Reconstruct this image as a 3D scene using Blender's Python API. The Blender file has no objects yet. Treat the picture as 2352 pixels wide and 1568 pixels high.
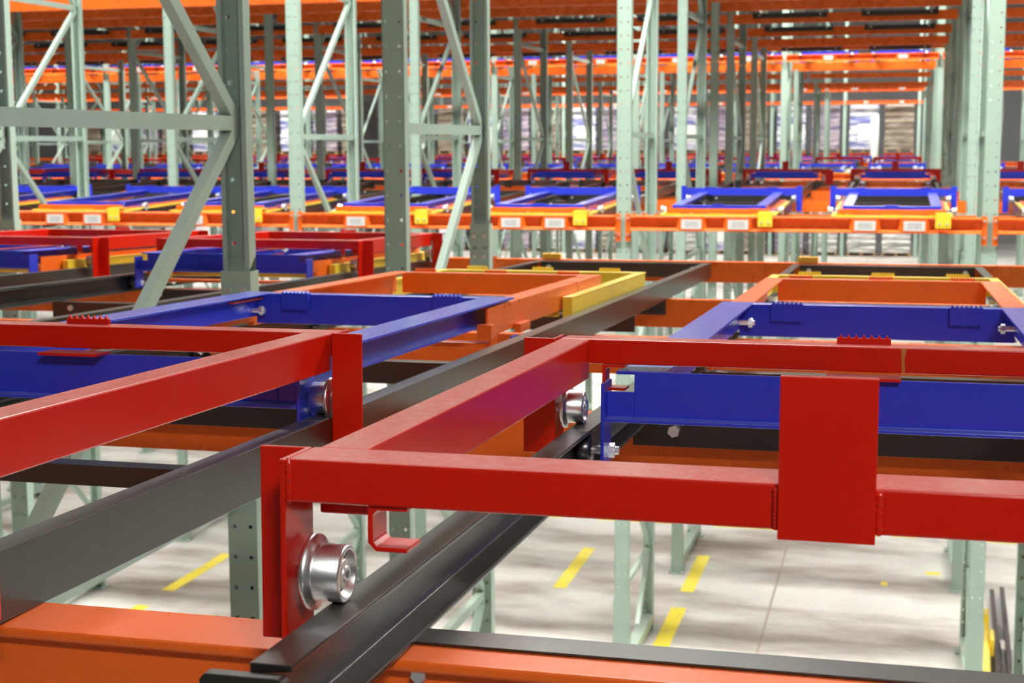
import bpy, bmesh, math, random
from mathutils import Matrix, Vector
random.seed(7)
SC = bpy.context.scene
COL = SC.collection
H = 3.95                                  # eye height above the warehouse floor

# ------------------------------------------------------------------ camera
cam_d = bpy.data.cameras.new('camera'); cam = bpy.data.objects.new('camera', cam_d); COL.objects.link(cam)
cam_d.sensor_width = 36.0; cam_d.lens = 3467.0 / 2352.0 * 36.0
cam.matrix_world = Matrix(((0.96896264, -0.02791343, 0.24562623, 0.0),
                           (0.24717119, 0.12635657, -0.96069788, 0.0),
                           (-0.00422012, 0.99159208, 0.12933419, H),
                           (0, 0, 0, 1)))
cam_d.clip_start = 0.05; cam_d.clip_end = 200
cam_d.dof.use_dof = True; cam_d.dof.focus_distance = 1.75; cam_d.dof.aperture_fstop = 14.0
SC.camera = cam
SC.view_settings.view_transform = 'Standard'
SC.view_settings.look = 'None'
SC.view_settings.gamma = 1.0
SC.view_settings.use_curve_mapping = False
SC.view_settings.exposure = 0.36

# ------------------------------------------------------------------ even ambient fill light added from all around
w = bpy.data.worlds.new('world'); SC.world = w; w.use_nodes = True
bg = w.node_tree.nodes['Background']; bg.inputs[0].default_value = (1.0, 0.98, 0.94, 1); bg.inputs[1].default_value = 0.045
LAMP_POWER = 80.0

# ------------------------------------------------------------------ materials
def lin(h):
    h = h.lstrip('#'); o = []
    for i in (0, 2, 4):
        c = int(h[i:i+2], 16) / 255.0
        o.append(c / 12.92 if c <= 0.04045 else ((c + 0.055) / 1.055) ** 2.4)
    return (*o, 1.0)
def newmat(name):
    m = bpy.data.materials.new(name); m.use_nodes = True
    nt = m.node_tree; return m, nt, nt.nodes['Principled BSDF']
def add(nt, t, **kw):
    n = nt.nodes.new(t)
    for k, v in kw.items(): setattr(n, k, v)
    return n
def metal_paint(name, col, rough=0.34, dust=0.10, dustcol=(0.75, 0.70, 0.66, 1), bump=0.12, spec=0.5, metallic=0.0, var=0.10):
    """sprayed or rolled coating with fine orange peel, faint smears of dust and scuffs"""
    m, nt, b = newmat(name); L = nt.links
    tc = add(nt, 'ShaderNodeTexCoord')
    n1 = add(nt, 'ShaderNodeTexNoise'); n1.inputs['Scale'].default_value = 9; n1.inputs['Detail'].default_value = 6
    n2 = add(nt, 'ShaderNodeTexNoise'); n2.inputs['Scale'].default_value = 420; n2.inputs['Detail'].default_value = 2
    n3 = add(nt, 'ShaderNodeTexNoise'); n3.inputs['Scale'].default_value = 60; n3.inputs['Detail'].default_value = 8; n3.inputs['Distortion'].default_value = 2.0
    for n in (n1, n2, n3): L.new(tc.outputs['Object'], n.inputs['Vector'])
    r = add(nt, 'ShaderNodeValToRGB'); r.color_ramp.elements[0].position = 0.45; r.color_ramp.elements[1].position = 0.95
    r.color_ramp.elements[0].color = (0, 0, 0, 1); r.color_ramp.elements[1].color = (1, 1, 1, 1)
    L.new(n3.outputs['Fac'], r.inputs['Fac'])
    # settled dust lies only on upward faces
    ge = add(nt, 'ShaderNodeNewGeometry'); sx = add(nt, 'ShaderNodeSeparateXYZ'); L.new(ge.outputs['Normal'], sx.inputs[0])
    up = add(nt, 'ShaderNodeMath', operation='MULTIPLY_ADD'); up.use_clamp = True; L.new(sx.outputs['Z'], up.inputs[0]); up.inputs[1].default_value = 3.0; up.inputs[2].default_value = -2.0
    a = add(nt, 'ShaderNodeMath', operation='MULTIPLY_ADD'); L.new(r.outputs['Color'], a.inputs[0]); a.inputs[1].default_value = 1.3; a.inputs[2].default_value = 1.0
    f = add(nt, 'ShaderNodeMath', operation='MULTIPLY'); L.new(up.outputs[0], f.inputs[0]); L.new(a.outputs[0], f.inputs[1])
    g = add(nt, 'ShaderNodeMath', operation='MULTIPLY'); g.use_clamp = True; L.new(f.outputs[0], g.inputs[0]); g.inputs[1].default_value = dust
    vr = add(nt, 'ShaderNodeMix', data_type='RGBA')
    vr.inputs['A'].default_value = tuple(c * (1 - var) for c in col[:3]) + (1,); vr.inputs['B'].default_value = tuple(min(1, c * (1 + var)) for c in col[:3]) + (1,)
    L.new(n1.outputs['Fac'], vr.inputs['Factor'])
    mx = add(nt, 'ShaderNodeMix', data_type='RGBA'); L.new(g.outputs[0], mx.inputs['Factor']); L.new(vr.outputs['Result'], mx.inputs['A']); mx.inputs['B'].default_value = dustcol
    L.new(mx.outputs['Result'], b.inputs['Base Color'])
    rr = add(nt, 'ShaderNodeMapRange'); L.new(n1.outputs['Fac'], rr.inputs['Value']); rr.inputs['To Min'].default_value = rough * 0.88; rr.inputs['To Max'].default_value = rough * 1.15
    L.new(rr.outputs['Result'], b.inputs['Roughness'])
    bp = add(nt, 'ShaderNodeBump'); bp.inputs['Strength'].default_value = bump; bp.inputs['Distance'].default_value = 0.0006
    L.new(n2.outputs['Fac'], bp.inputs['Height']); L.new(bp.outputs['Normal'], b.inputs['Normal'])
    b.inputs['Specular IOR Level'].default_value = spec; b.inputs['Metallic'].default_value = metallic
    return m
MAT = {}
MAT['red'] = metal_paint('red_paint', (0.60, 0.010, 0.001, 1), 0.24, 0.13, bump=0.10, spec=0.55)
MAT['orange'] = metal_paint('orange_paint', (0.88, 0.145, 0.012, 1), 0.28, 0.07)
MAT['beam'] = metal_paint('beam_orange_paint', (0.88, 0.145, 0.014, 1), 0.27, 0.035)
MAT['blue'] = metal_paint('blue_paint', (0.024, 0.046, 0.60, 1), 0.24, 0.15, dustcol=(0.70, 0.70, 0.78, 1))
MAT['yellow'] = metal_paint('yellow_paint', (0.90, 0.64, 0.045, 1), 0.30, 0.10)
MAT['green'] = metal_paint('sage_green_paint', (0.345, 0.465, 0.395, 1), 0.38, 0.10, bump=0.05, var=0.06)
MAT['black'] = metal_paint('black_rail_steel', (0.013, 0.012, 0.009, 1), 0.30, 0.075, dustcol=(0.30, 0.24, 0.20, 1), bump=0.22, spec=1.0, var=0.3)
MAT['zinc'] = metal_paint('zinc_plated_steel', (0.86, 0.88, 0.90, 1), 0.38, 0.0, metallic=0.9, bump=0.03)
MAT['steel'] = metal_paint('turned_steel', (0.86, 0.87, 0.90, 1), 0.32, 0.0, metallic=1.0, bump=0.05)
MAT['darksteel'] = metal_paint('dark_wheel_steel', (0.10, 0.10, 0.11, 1), 0.25, 0.0, metallic=0.8)
MAT['hub'] = metal_paint('dull_bearing_steel', (0.66, 0.66, 0.58, 1), 0.42, 0.0, metallic=0.6)
MAT['amber'] = metal_paint('amber_plastic', (0.95, 0.52, 0.05, 1), 0.4, 0.05)
MAT['grey'] = metal_paint('charcoal_column_paint', (0.10, 0.10, 0.105, 1), 0.6, 0.0)
MAT['wood'] = metal_paint('pallet_wood', (0.30, 0.20, 0.11, 1), 0.8, 0.0, var=0.3)
MAT['white'] = metal_paint('white_plastic', (0.80, 0.80, 0.78, 1), 0.45, 0.0)

def simple(name, col, rough, spec=0.5):
    m, nt, b = newmat(name); b.inputs['Base Color'].default_value = col; b.inputs['Roughness'].default_value = rough; b.inputs['Specular IOR Level'].default_value = spec; return m
def barcode_mat():
    m, nt, b = newmat('barcode_label'); L = nt.links
    tc = add(nt, 'ShaderNodeTexCoord'); mp = add(nt, 'ShaderNodeMapping'); mp.inputs['Scale'].default_value = (260, 0.01, 0.01); L.new(tc.outputs['Object'], mp.inputs[0])
    n = add(nt, 'ShaderNodeTexNoise'); n.inputs['Scale'].default_value = 1.0; n.inputs['Detail'].default_value = 0; L.new(mp.outputs[0], n.inputs['Vector'])
    r = add(nt, 'ShaderNodeValToRGB'); r.color_ramp.interpolation = 'CONSTANT'
    r.color_ramp.elements[0].position = 0; r.color_ramp.elements[0].color = (0.05, 0.05, 0.05, 1); r.color_ramp.elements[1].position = 0.43; r.color_ramp.elements[1].color = (0.62, 0.62, 0.61, 1)
    L.new(n.outputs['Fac'], r.inputs['Fac'])
    sx = add(nt, 'ShaderNodeSeparateXYZ'); L.new(tc.outputs['Object'], sx.inputs[0])
    az = add(nt, 'ShaderNodeMath', operation='ABSOLUTE'); L.new(sx.outputs['Z'], az.inputs[0]); ax = add(nt, 'ShaderNodeMath', operation='ABSOLUTE'); L.new(sx.outputs['X'], ax.inputs[0])
    lz = add(nt, 'ShaderNodeMath', operation='LESS_THAN'); L.new(az.outputs[0], lz.inputs[0]); lz.inputs[1].default_value = 0.020
    lx = add(nt, 'ShaderNodeMath', operation='LESS_THAN'); L.new(ax.outputs[0], lx.inputs[0]); lx.inputs[1].default_value = 0.045
    mm = add(nt, 'ShaderNodeMath', operation='MULTIPLY'); L.new(lz.outputs[0], mm.inputs[0]); L.new(lx.outputs[0], mm.inputs[1])
    mx = add(nt, 'ShaderNodeMix', data_type='RGBA'); L.new(mm.outputs[0], mx.inputs['Factor']); mx.inputs['A'].default_value = (0.62, 0.62, 0.61, 1); L.new(r.outputs['Color'], mx.inputs['B'])
    L.new(mx.outputs['Result'], b.inputs['Base Color']); b.inputs['Roughness'].default_value = 0.35
    return m
MAT['barcode'] = barcode_mat()
def wrap_mat(name, base, band, seed):
    """goods stacked in layers under shiny stretch film"""
    m, nt, b = newmat(name); L = nt.links
    tc = add(nt, 'ShaderNodeTexCoord'); mp = add(nt, 'ShaderNodeMapping'); mp.inputs['Location'].default_value = (seed, seed * 2, seed * 3); mp.inputs['Scale'].default_value = (0.9, 0.9, 5.0); L.new(tc.outputs['Object'], mp.inputs[0])
    n = add(nt, 'ShaderNodeTexNoise'); n.inputs['Scale'].default_value = 1.6; n.inputs['Detail'].default_value = 5; L.new(mp.outputs[0], n.inputs['Vector'])
    r = add(nt, 'ShaderNodeValToRGB'); r.color_ramp.elements[0].position = 0.40; r.color_ramp.elements[0].color = base; r.color_ramp.elements[1].position = 0.62; r.color_ramp.elements[1].color = band
    L.new(n.outputs['Fac'], r.inputs['Fac']); L.new(r.outputs['Color'], b.inputs['Base Color'])
    b.inputs['Roughness'].default_value = 0.22; b.inputs['Coat Weight'].default_value = 0.6
    wv = add(nt, 'ShaderNodeTexWave', bands_direction='Z'); wv.inputs['Scale'].default_value = 1.6; wv.inputs['Distortion'].default_value = 2.5; L.new(tc.outputs['Object'], wv.inputs['Vector'])
    bp = add(nt, 'ShaderNodeBump'); bp.inputs['Strength'].default_value = 0.6; bp.inputs['Distance'].default_value = 0.03; L.new(wv.outputs['Fac'], bp.inputs['Height']); L.new(bp.outputs['Normal'], b.inputs['Normal'])
    return m
MAT['wrapA'] = wrap_mat('film_wrapped_white_goods', (0.16, 0.18, 0.42, 1), (0.78, 0.79, 0.82, 1), 1.3)
MAT['wrapB'] = wrap_mat('film_wrapped_brown_goods', (0.15, 0.115, 0.085, 1), (0.30, 0.26, 0.20, 1), 4.1)
MAT['wrapC'] = wrap_mat('film_wrapped_grey_goods', (0.30, 0.30, 0.29, 1), (0.72, 0.71, 0.68, 1), 7.7)
MAT['wrapD'] = wrap_mat('film_wrapped_mauve_goods', (0.16, 0.13, 0.22, 1), (0.42, 0.36, 0.40, 1), 9.2)
def floor_mat():
    m, nt, b = newmat('sealed_concrete'); L = nt.links
    tc = add(nt, 'ShaderNodeTexCoord')
    mp = add(nt, 'ShaderNodeMapping'); mp.inputs['Scale'].default_value = (0.55, 1.5, 1.0); L.new(tc.outputs['Object'], mp.inputs[0])
    n = add(nt, 'ShaderNodeTexNoise'); n.inputs['Scale'].default_value = 0.8; n.inputs['Detail'].default_value = 8; n.inputs['Roughness'].default_value = 0.6; L.new(mp.outputs[0], n.inputs['Vector'])
    r = add(nt, 'ShaderNodeValToRGB'); e = r.color_ramp.elements; e[0].position = 0.34; e[0].color = (0.30, 0.24, 0.19, 1); e[1].position = 0.55; e[1].color = (0.84, 0.82, 0.77, 1)
    L.new(n.outputs['Fac'], r.inputs['Fac'])
    n2 = add(nt, 'ShaderNodeTexNoise'); n2.inputs['Scale'].default_value = 14; n2.inputs['Detail'].default_value = 6; L.new(tc.outputs['Object'], n2.inputs['Vector'])
    mx = add(nt, 'ShaderNodeMix', data_type='RGBA', blend_type='MULTIPLY'); mx.inputs['Factor'].default_value = 0.25; L.new(r.outputs['Color'], mx.inputs['A']); L.new(n2.outputs['Color'], mx.inputs['B'])
    L.new(mx.outputs['Result'], b.inputs['Base Color'])
    rr = add(nt, 'ShaderNodeMapRange'); L.new(n.outputs['Fac'], rr.inputs['Value']); rr.inputs['To Min'].default_value = 0.28; rr.inputs['To Max'].default_value = 0.48; L.new(rr.outputs['Result'], b.inputs['Roughness'])
    return m
MAT['floor'] = floor_mat()
def tape_mat():
    m, nt, b = newmat('worn_yellow_floor_paint'); L = nt.links
    tc = add(nt, 'ShaderNodeTexCoord'); n = add(nt, 'ShaderNodeTexNoise'); n.inputs['Scale'].default_value = 9; n.inputs['Detail'].default_value = 9; n.inputs['Roughness'].default_value = 0.75
    L.new(tc.outputs['Object'], n.inputs['Vector']); r = add(nt, 'ShaderNodeValToRGB'); e = r.color_ramp.elements; e[0].position = 0.36; e[0].color = (0.52, 0.47, 0.32, 1); e[1].position = 0.43; e[1].color = (0.92, 0.76, 0.06, 1)
    L.new(n.outputs['Fac'], r.inputs['Fac']); L.new(r.outputs['Color'], b.inputs['Base Color']); b.inputs['Roughness'].default_value = 0.5; return m
MAT['tape'] = tape_mat()
MAT['wall'] = simple('insulated_wall_panel', (0.20, 0.20, 0.21, 1), 0.7)
MAT['ceil'] = simple('painted_roof_deck', (0.72, 0.74, 0.74, 1), 0.7)
MAT['run'] = simple('ochre_undercoat', (0.50, 0.17, 0.03, 1), 0.4)
MAT['joint'] = simple('saw_cut_joint', (0.46, 0.38, 0.31, 1), 0.9)
def emit_mat():
    m, nt, b = newmat('lit_lamp_diffuser'); b.inputs['Base Color'].default_value = (1, 1, 1, 1)
    b.inputs['Emission Color'].default_value = (1.0, 0.985, 0.93, 1); b.inputs['Emission Strength'].default_value = LAMP_POWER; return m
MAT['lamp'] = emit_mat()

# ------------------------------------------------------------------ mesh helpers
class MB:
    def __init__(s): s.v = []; s.f = []; s.sm = []
    def raw(s, vs, fs, smooth=False):
        o = len(s.v); s.v += [tuple(v) for v in vs]; s.f += [tuple(i + o for i in f) for f in fs]; s.sm += [smooth] * len(fs); return s
    def box(s, x0, x1, y0, y1, z0, z1):
        vs = [(x, y, z) for x in (x0, x1) for y in (y0, y1) for z in (z0, z1)]
        return s.raw(vs, [(0, 1, 3, 2), (4, 6, 7, 5), (0, 4, 5, 1), (2, 3, 7, 6), (0, 2, 6, 4), (1, 5, 7, 3)])
    def prism(s, poly, ax, a0, a1, smooth=False):
        """poly (p,q): ax x -> (y,z); ax y -> (x,z); ax z -> (x,y)"""
        def P(a, p, q): return {'x': (a, p, q), 'y': (p, a, q), 'z': (p, q, a)}[ax]
        n = len(poly); vs = [P(a0, *p) for p in poly] + [P(a1, *p) for p in poly]
        fs = [tuple(range(n)), tuple(range(2 * n - 1, n - 1, -1))] + [(i, i + n, (i + 1) % n + n, (i + 1) % n) for i in range(n)]
        s.raw(vs, fs); return s
    def lathe(s, prof, c, n=32, closed=False):
        """profile of (x, r) turned about an axis along x through c"""
        vs = []; fs = []; k = len(prof)
        for i in range(n):
            a = 2 * math.pi * i / n
            for (x, r) in prof: vs.append((c[0] + x, c[1] + r * math.cos(a), c[2] + r * math.sin(a)))
        for i in range(n):
            j = (i + 1) % n
            for q in range(k - 1): fs.append((i * k + q, j * k + q, j * k + q + 1, i * k + q + 1))
        s.raw(vs, fs, True); s.raw([vs[i * k] for i in range(n)], [tuple(range(n))]); s.raw([vs[i * k + k - 1] for i in range(n)], [tuple(range(n - 1, -1, -1))])
        return s
    def cylx(s, c, r, l, n=20): return s.lathe([(-l / 2, r), (l / 2, r)], c, n)
    def hexx(s, c, r, l, ax='x'):
        pts = [(r * math.cos(a * math.pi / 3 + .3), r * math.sin(a * math.pi / 3 + .3)) for a in range(6)]
        if ax == 'x': return s.prism([(c[1] + p, c[2] + q) for p, q in pts], 'x', c[0] - l / 2, c[0] + l / 2)
        if ax == 'y': return s.prism([(c[0] + p, c[2] + q) for p, q in pts], 'y', c[1] - l / 2, c[1] + l / 2)
        return s.prism([(c[0] + p, c[1] + q) for p, q in pts], 'z', c[2] - l / 2, c[2] + l / 2)
    def bar(s, p, q, w, h):
        """square bar from p to q lying in a plane of constant x: w along x, h across"""
        p = Vector(p); q = Vector(q); d = (q - p).normalized(); u = Vector((1, 0, 0)); t = d.cross(u).normalized()
        vs = [e + u * a * w / 2 + t * b * h / 2 for e in (p, q) for a, b in ((-1, -1), (1, -1), (1, 1), (-1, 1))]
        return s.raw(vs, [(3, 2, 1, 0), (4, 5, 6, 7)] + [(i, (i + 1) % 4, (i + 1) % 4 + 4, i + 4) for i in range(4)])
    def mesh(s, name, mat):
        m = bpy.data.meshes.new(name); m.from_pydata(s.v, [], s.f); m.materials.append(MAT[mat])
        m.polygons.foreach_set('use_smooth', s.sm)
        bm = bmesh.new(); bm.from_mesh(m); bmesh.ops.recalc_face_normals(bm, faces=bm.faces); bm.to_mesh(m); bm.free(); return m
def obj(name, mb, mat, parent=None, bevel=0.0, label=None, kind=None):
    me = mb.mesh(name, mat) if isinstance(mb, MB) else mb
    o = bpy.data.objects.new(name, me); COL.objects.link(o)
    if parent is not None: o.parent = parent
    if bevel:
        b = o.modifiers.new('bevel', 'BEVEL'); b.width = bevel; b.segments = 2; b.limit_method = 'ANGLE'; b.angle_limit = math.radians(40); b.harden_normals = False
    if label: o['label'] = label
    if kind: o['kind'] = kind
    return o
def tag(o, label, cat, group=None):
    o['label'] = label; o['category'] = cat
    o['kind'] = 'thing'
    if group: o['group'] = group
    return o
def thing(name, label, cat, loc, group=None, rx=0.0, rz=0.0):
    o = bpy.data.objects.new(name, None); COL.objects.link(o); o.empty_display_size = 0.1
    o.location = (loc[0], loc[1], loc[2] + H); o.rotation_euler = (rx, 0, rz); tag(o, label, cat, group); return o
KIDS = {}
def remember(root):
    """keeps the part tree of a finished thing so that it can be copied without touching bpy.ops"""
    allc = {}
    for o in bpy.data.objects:
        if o.parent: allc.setdefault(o.parent.name, []).append(o)
    def walk(o): return [(c, walk(c)) for c in allc.get(o.name, [])]
    KIDS[root.name] = walk(root); return root
def dup(root, loc, label, group=None, rx=None, rz=None):
    r = root.copy(); COL.objects.link(r); r.location = (loc[0], loc[1], loc[2] + H)
    e = root.rotation_euler; r.rotation_euler = (e[0] if rx is None else rx, 0, e[2] if rz is None else rz)
    r['label'] = label
    if group: r['group'] = group
    def cp(kids, par):
        for c, sub in kids:
            n = c.copy(); COL.objects.link(n); n.parent = par; cp(sub, n)
    cp(KIDS[root.name], r); return r
def struct(name, mb, mat): return obj(name, mb, mat, kind='structure')

# ------------------------------------------------------------------ layout constants (camera-relative metres)
W = 2.5
def plane(k): return -1.9 + W * k         # x of the upright planes; k=0 is the one left of the camera
SL = 0.0275                               # fall of the lanes
RX = -math.atan(SL)
Z0 = -0.377                               # rail top at the high end of a lane
RACKS = {  # S = y of high end, dir = +1 falls away from the camera
 'N':  dict(S=0.95, d=1, L=5.97, rows=[1.30, 2.72, 4.16, 5.60, 6.88], name='nearest rack'),
 'F':  dict(S=15.35, d=-1, L=4.66, rows=[10.62, 11.87, 13.58, 14.99], name='second rack'),
 'N2': dict(S=16.05, d=1, L=5.97, rows=[16.00, 17.45, 18.98, 20.42, 21.83], name='third rack'),
 'F2': dict(S=30.4, d=-1, L=4.66, rows=[25.78, 27.05, 28.75, 30.15], name='fourth rack'),
 'N3': dict(S=31.1, d=1, L=5.97, rows=[31.1, 32.5, 34.0, 35.5, 36.95], name='fifth rack'),
 'F3': dict(S=45.4, d=-1, L=4.66, rows=[40.75, 42.0, 43.7, 45.1], name='sixth rack'),
 'F4': dict(S=58.9, d=-1, L=4.66, rows=[54.2, 55.5], name='last rack'),
}
NUM = {0: 'no', 1: 'one', 2: 'two', 3: 'three', 4: 'four', 5: 'five', 6: 'six', 7: 'seven', 8: 'eight', 9: 'nine', 10: 'ten', 11: 'eleven', 12: 'twelve', 13: 'thirteen', 14: 'fourteen', 15: 'fifteen'}
ORD = {0: 'first', 1: 'second', 2: 'third', 3: 'fourth', 4: 'fifth', 5: 'sixth', 6: 'seventh', 7: 'eighth', 8: 'ninth', 9: 'tenth', 10: 'eleventh', 11: 'twelfth', 12: 'thirteenth', 13: 'fourteenth', 14: 'fifteenth'}
def bay_words(k):      # bay between plane k and k+1
    return 'middle bay' if k == 0 else ('%s bay%s left of middle' % (NUM[-k], 's' if k < -1 else '') if k < 0 else '%s bay right of middle' % NUM[k])
def plane_words(k):
    return 'just left of middle bay' if k == 0 else ('just right of middle bay' if k == 1 else '%s bay%s farther %s' % (NUM[-k] if k < 0 else NUM[k - 1], 's' if k < -1 or k > 2 else '', 'left' if k < 0 else 'right'))
def lanes(kmin, kmax):
    out = []
    for k in range(kmin, kmax + 1):
        out.append((k, 'left', -1.235 + W * k)); out.append((k, 'right', -0.045 + W * k))
    return out
def railz(rk, y):
    r = RACKS[rk]; return Z0 - SL * abs(y - r['S'])

# ------------------------------------------------------------------ setting
struct('floor', MB().box(-48, 22, -8, 62, -0.2, 0), 'floor')
struct('ceiling', MB().box(-48, 22, -8, 62, H + 6.3, H + 6.5), 'ceil')
struct('wall_back', MB().box(-48, 22, 61.8, 62, 0, H + 6.4), 'wall')
def trim(n, x0, x1, y0, y1, mat='joint', h=0.003): struct('trim_%d' % n, MB().box(x0, x1, y0, y1, 0.0005, h), mat)
trim(1, -0.985, -0.965, -5, 61); trim(2, -7.0, -6.985, -5, 61)
for i, (x, y0, y1, wd, wear) in enumerate([(-2.86, 12.85, 14.25, 0.12, 'middle'), (-1.73, 10.7, 12.52, 0.13, 'nearest'), (-1.73, 13.0, 14.22, 0.12, 'farther'), (-6.25, 10.8, 11.5, .12, 'a'), (-6.25, 11.95, 13.2, .12, 'b')]):
    lab = ['short yellow floor dash, left of the pair under the middle bay', 'yellow floor dash nearest the camera beside the light green upright', 'yellow floor dash just beyond the nearest one on the same line',
           'worn yellow floor dash at lower left seen over the orange beam', 'worn yellow floor dash beside the perforated green post at lower left'][i]
    o = obj('floor_line', MB().box(x - wd / 2, x + wd / 2, y0, y1, 0.001, 0.0035), 'tape'); tag(o, lab, 'floor marking', 'yellow dashes along the lanes')
cross = [(-6.9, -6.3), (-5.9, -4.9), (-4.5, -3.4), (-3.0, -2.1), (-1.78, -1.0), (-0.9, -0.1), (0.02, 0.28), (0.75, 1.6)]
for i, (a, b_) in enumerate(cross):
    o = obj('floor_line', MB().box(a, b_, 15.38, 15.48, 0.001, 0.0035), 'tape'); tag(o, 'faded yellow cross line on the floor, %s piece from the left' % ORD[i], 'floor marking', 'cross line pieces on the floor')
o = obj('floor_mark', MB().box(-0.06, 0.0, 13.6, 13.72, 0.001, 0.003), 'tape'); tag(o, 'small yellow paint patch on the bare concrete under the middle bay', 'floor marking')
o = obj('floor_mark', MB().box(0.34, 0.47, 14.05, 14.15, 0.001, 0.003), 'tape'); tag(o, 'yellow patch on the floor by the foot of the right upright', 'floor marking')

# lamps hung over the aisles and behind the camera
lamp0 = None
for a, (ly, xs) in enumerate([(-6.5, ()), (8.75, (4.0, -2.2, -9.5)), (23.9, (6.0, -2.0, -10.0, -18.0)), (38.9, (4.0, -6.0, -16.0, -26.0)), (51.0, (0.0, -12.0, -24.0))]):
    nm = ['behind the camera', 'over the first aisle', 'over the second aisle', 'over the third aisle', 'before the last rack'][a]
    for i, x in enumerate(xs):
        lab = 'long white ceiling lamp %s, %s from the right' % (nm, ORD[i])
        if lamp0 is None:
            lamp0 = thing('ceiling_lamp', lab, 'lamp', (x, ly, 5.2), 'lamps over the aisles')
            obj('housing', MB().box(-1.9, 1.9, -0.42, 0.42, 0.03, 0.12), 'white', lamp0)
            obj('diffuser', MB().box(-1.85, 1.85, -0.38, 0.38, 0.0, 0.03), 'lamp', lamp0)
            for s in (-1.5, 1.5): obj('hanger', MB().box(s - .01, s + .01, -.01, .01, .12, 1.1), 'zinc', lamp0)
            remember(lamp0)
        else: dup(lamp0, (x, ly, 5.2), lab, 'lamps over the aisles')

# unseen fill lamp added close behind the camera to brighten the nearest carts
wl_ = thing('added_fill_lamp', 'added fill lamp behind and right of the camera', 'lamp', (0.9, -1.0, 1.55))
obj('housing', MB().box(-.35, .35, -0.15, 0.15, 0.03, 0.10), 'white', wl_); obj('diffuser', MB().box(-.33, .33, -0.13, 0.13, 0.0, 0.03), 'lamp', wl_)
for s_ in (-.3, .3): obj('hanger', MB().box(s_ - .01, s_ + .01, -.01, .01, .10, .35), 'zinc', wl_)
wl_.rotation_euler = (math.radians(52), 0, math.radians(22))
# ------------------------------------------------------------------ upright frames
def web_sheet(mb, x0, x1, z0, z1, y, t, pitch=0.095, off=0.026, r=0.0065, zs=0.05):
    """flat strip with two columns of round holes, thickness t towards +y"""
    cx = (x0 + x1) / 2; cols = [cx - off, cx + off]; c = 0.014
    xs = [x0, cols[0] - c, cols[0] + c, cols[1] - c, cols[1] + c, x1]
    n = int((z1 - z0 - zs) / pitch); hz = [z0 + zs + pitch * i for i in range(n)]
    zz = [z0]
    for h in hz: zz += [h - c, h + c]
    zz.append(z1)
    for i in range(len(xs) - 1):
        for j in range(len(zz) - 1):
            a, b_, p, q = xs[i], xs[i + 1], zz[j], zz[j + 1]
            if i in (1, 3) and j % 2 == 1:
                mx, mz = (a + b_) / 2, (p + q) / 2
                outer = [(b_, mz), (b_, q), (mx, q), (a, q), (a, mz), (a, p), (mx, p), (b_, p)]
                inner = [(mx + r * math.cos(k * math.pi / 4), mz + r * math.sin(k * math.pi / 4)) for k in range(8)]
                vs = [(u, y, v) for u, v in outer] + [(u, y, v) for u, v in inner] + [(u, y + t, v) for u, v in outer] + [(u, y + t, v) for u, v in inner]
                fs = []
                for k in range(8):
                    l = (k + 1) % 8
                    fs += [(k, l, l + 8, k + 8), (l + 16, k + 16, k + 24, l + 24), (k + 8, l + 8, l + 24, k + 24)]
                mb.raw(vs, fs)
            else:
                mb.raw([(a, y, p), (b_, y, p), (b_, y, q), (a, y, q), (a, y + t, p), (b_, y + t, p), (b_, y + t, q), (a, y + t, q)], [(0, 1, 2, 3), (7, 6, 5, 4)])
    return mb
ZT = H + 4.3
def post_mesh(wd, dp, facing, holes=True, z1=ZT):
    """C section standing on the floor; facing -1: web towards the camera, +1: open side towards the camera"""
    mb = MB(); t = 0.0035; s = 1 if facing < 0 else -1
    yb = 0.0 if facing < 0 else -t
    if holes: web_sheet(mb, -wd / 2, wd / 2, 0, z1, yb, t)
    else: mb.box(-wd / 2, wd / 2, yb, yb + t, 0, z1)
    for sx in (-1, 1):
        x0, x1 = sorted((sx * wd / 2, sx * (wd / 2 - t)))
        y0, y1 = sorted((0, s * dp)); mb.box(x0, x1, y0, y1, 0, z1)
        x0, x1 = sorted((sx * wd / 2, sx * (wd / 2 - 0.014)))
        y0, y1 = sorted((s * dp, s * (dp - t))); mb.box(x0, x1, y0, y1, 0, z1)
    return mb.mesh('post', 'green')
PM = {}
def pm(wd, dp, f, holes=True):
    k = (wd, dp, f, holes)
    if k not in PM: PM[k] = post_mesh(*k)
    return PM[k]
PANEL = 1.11
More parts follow.
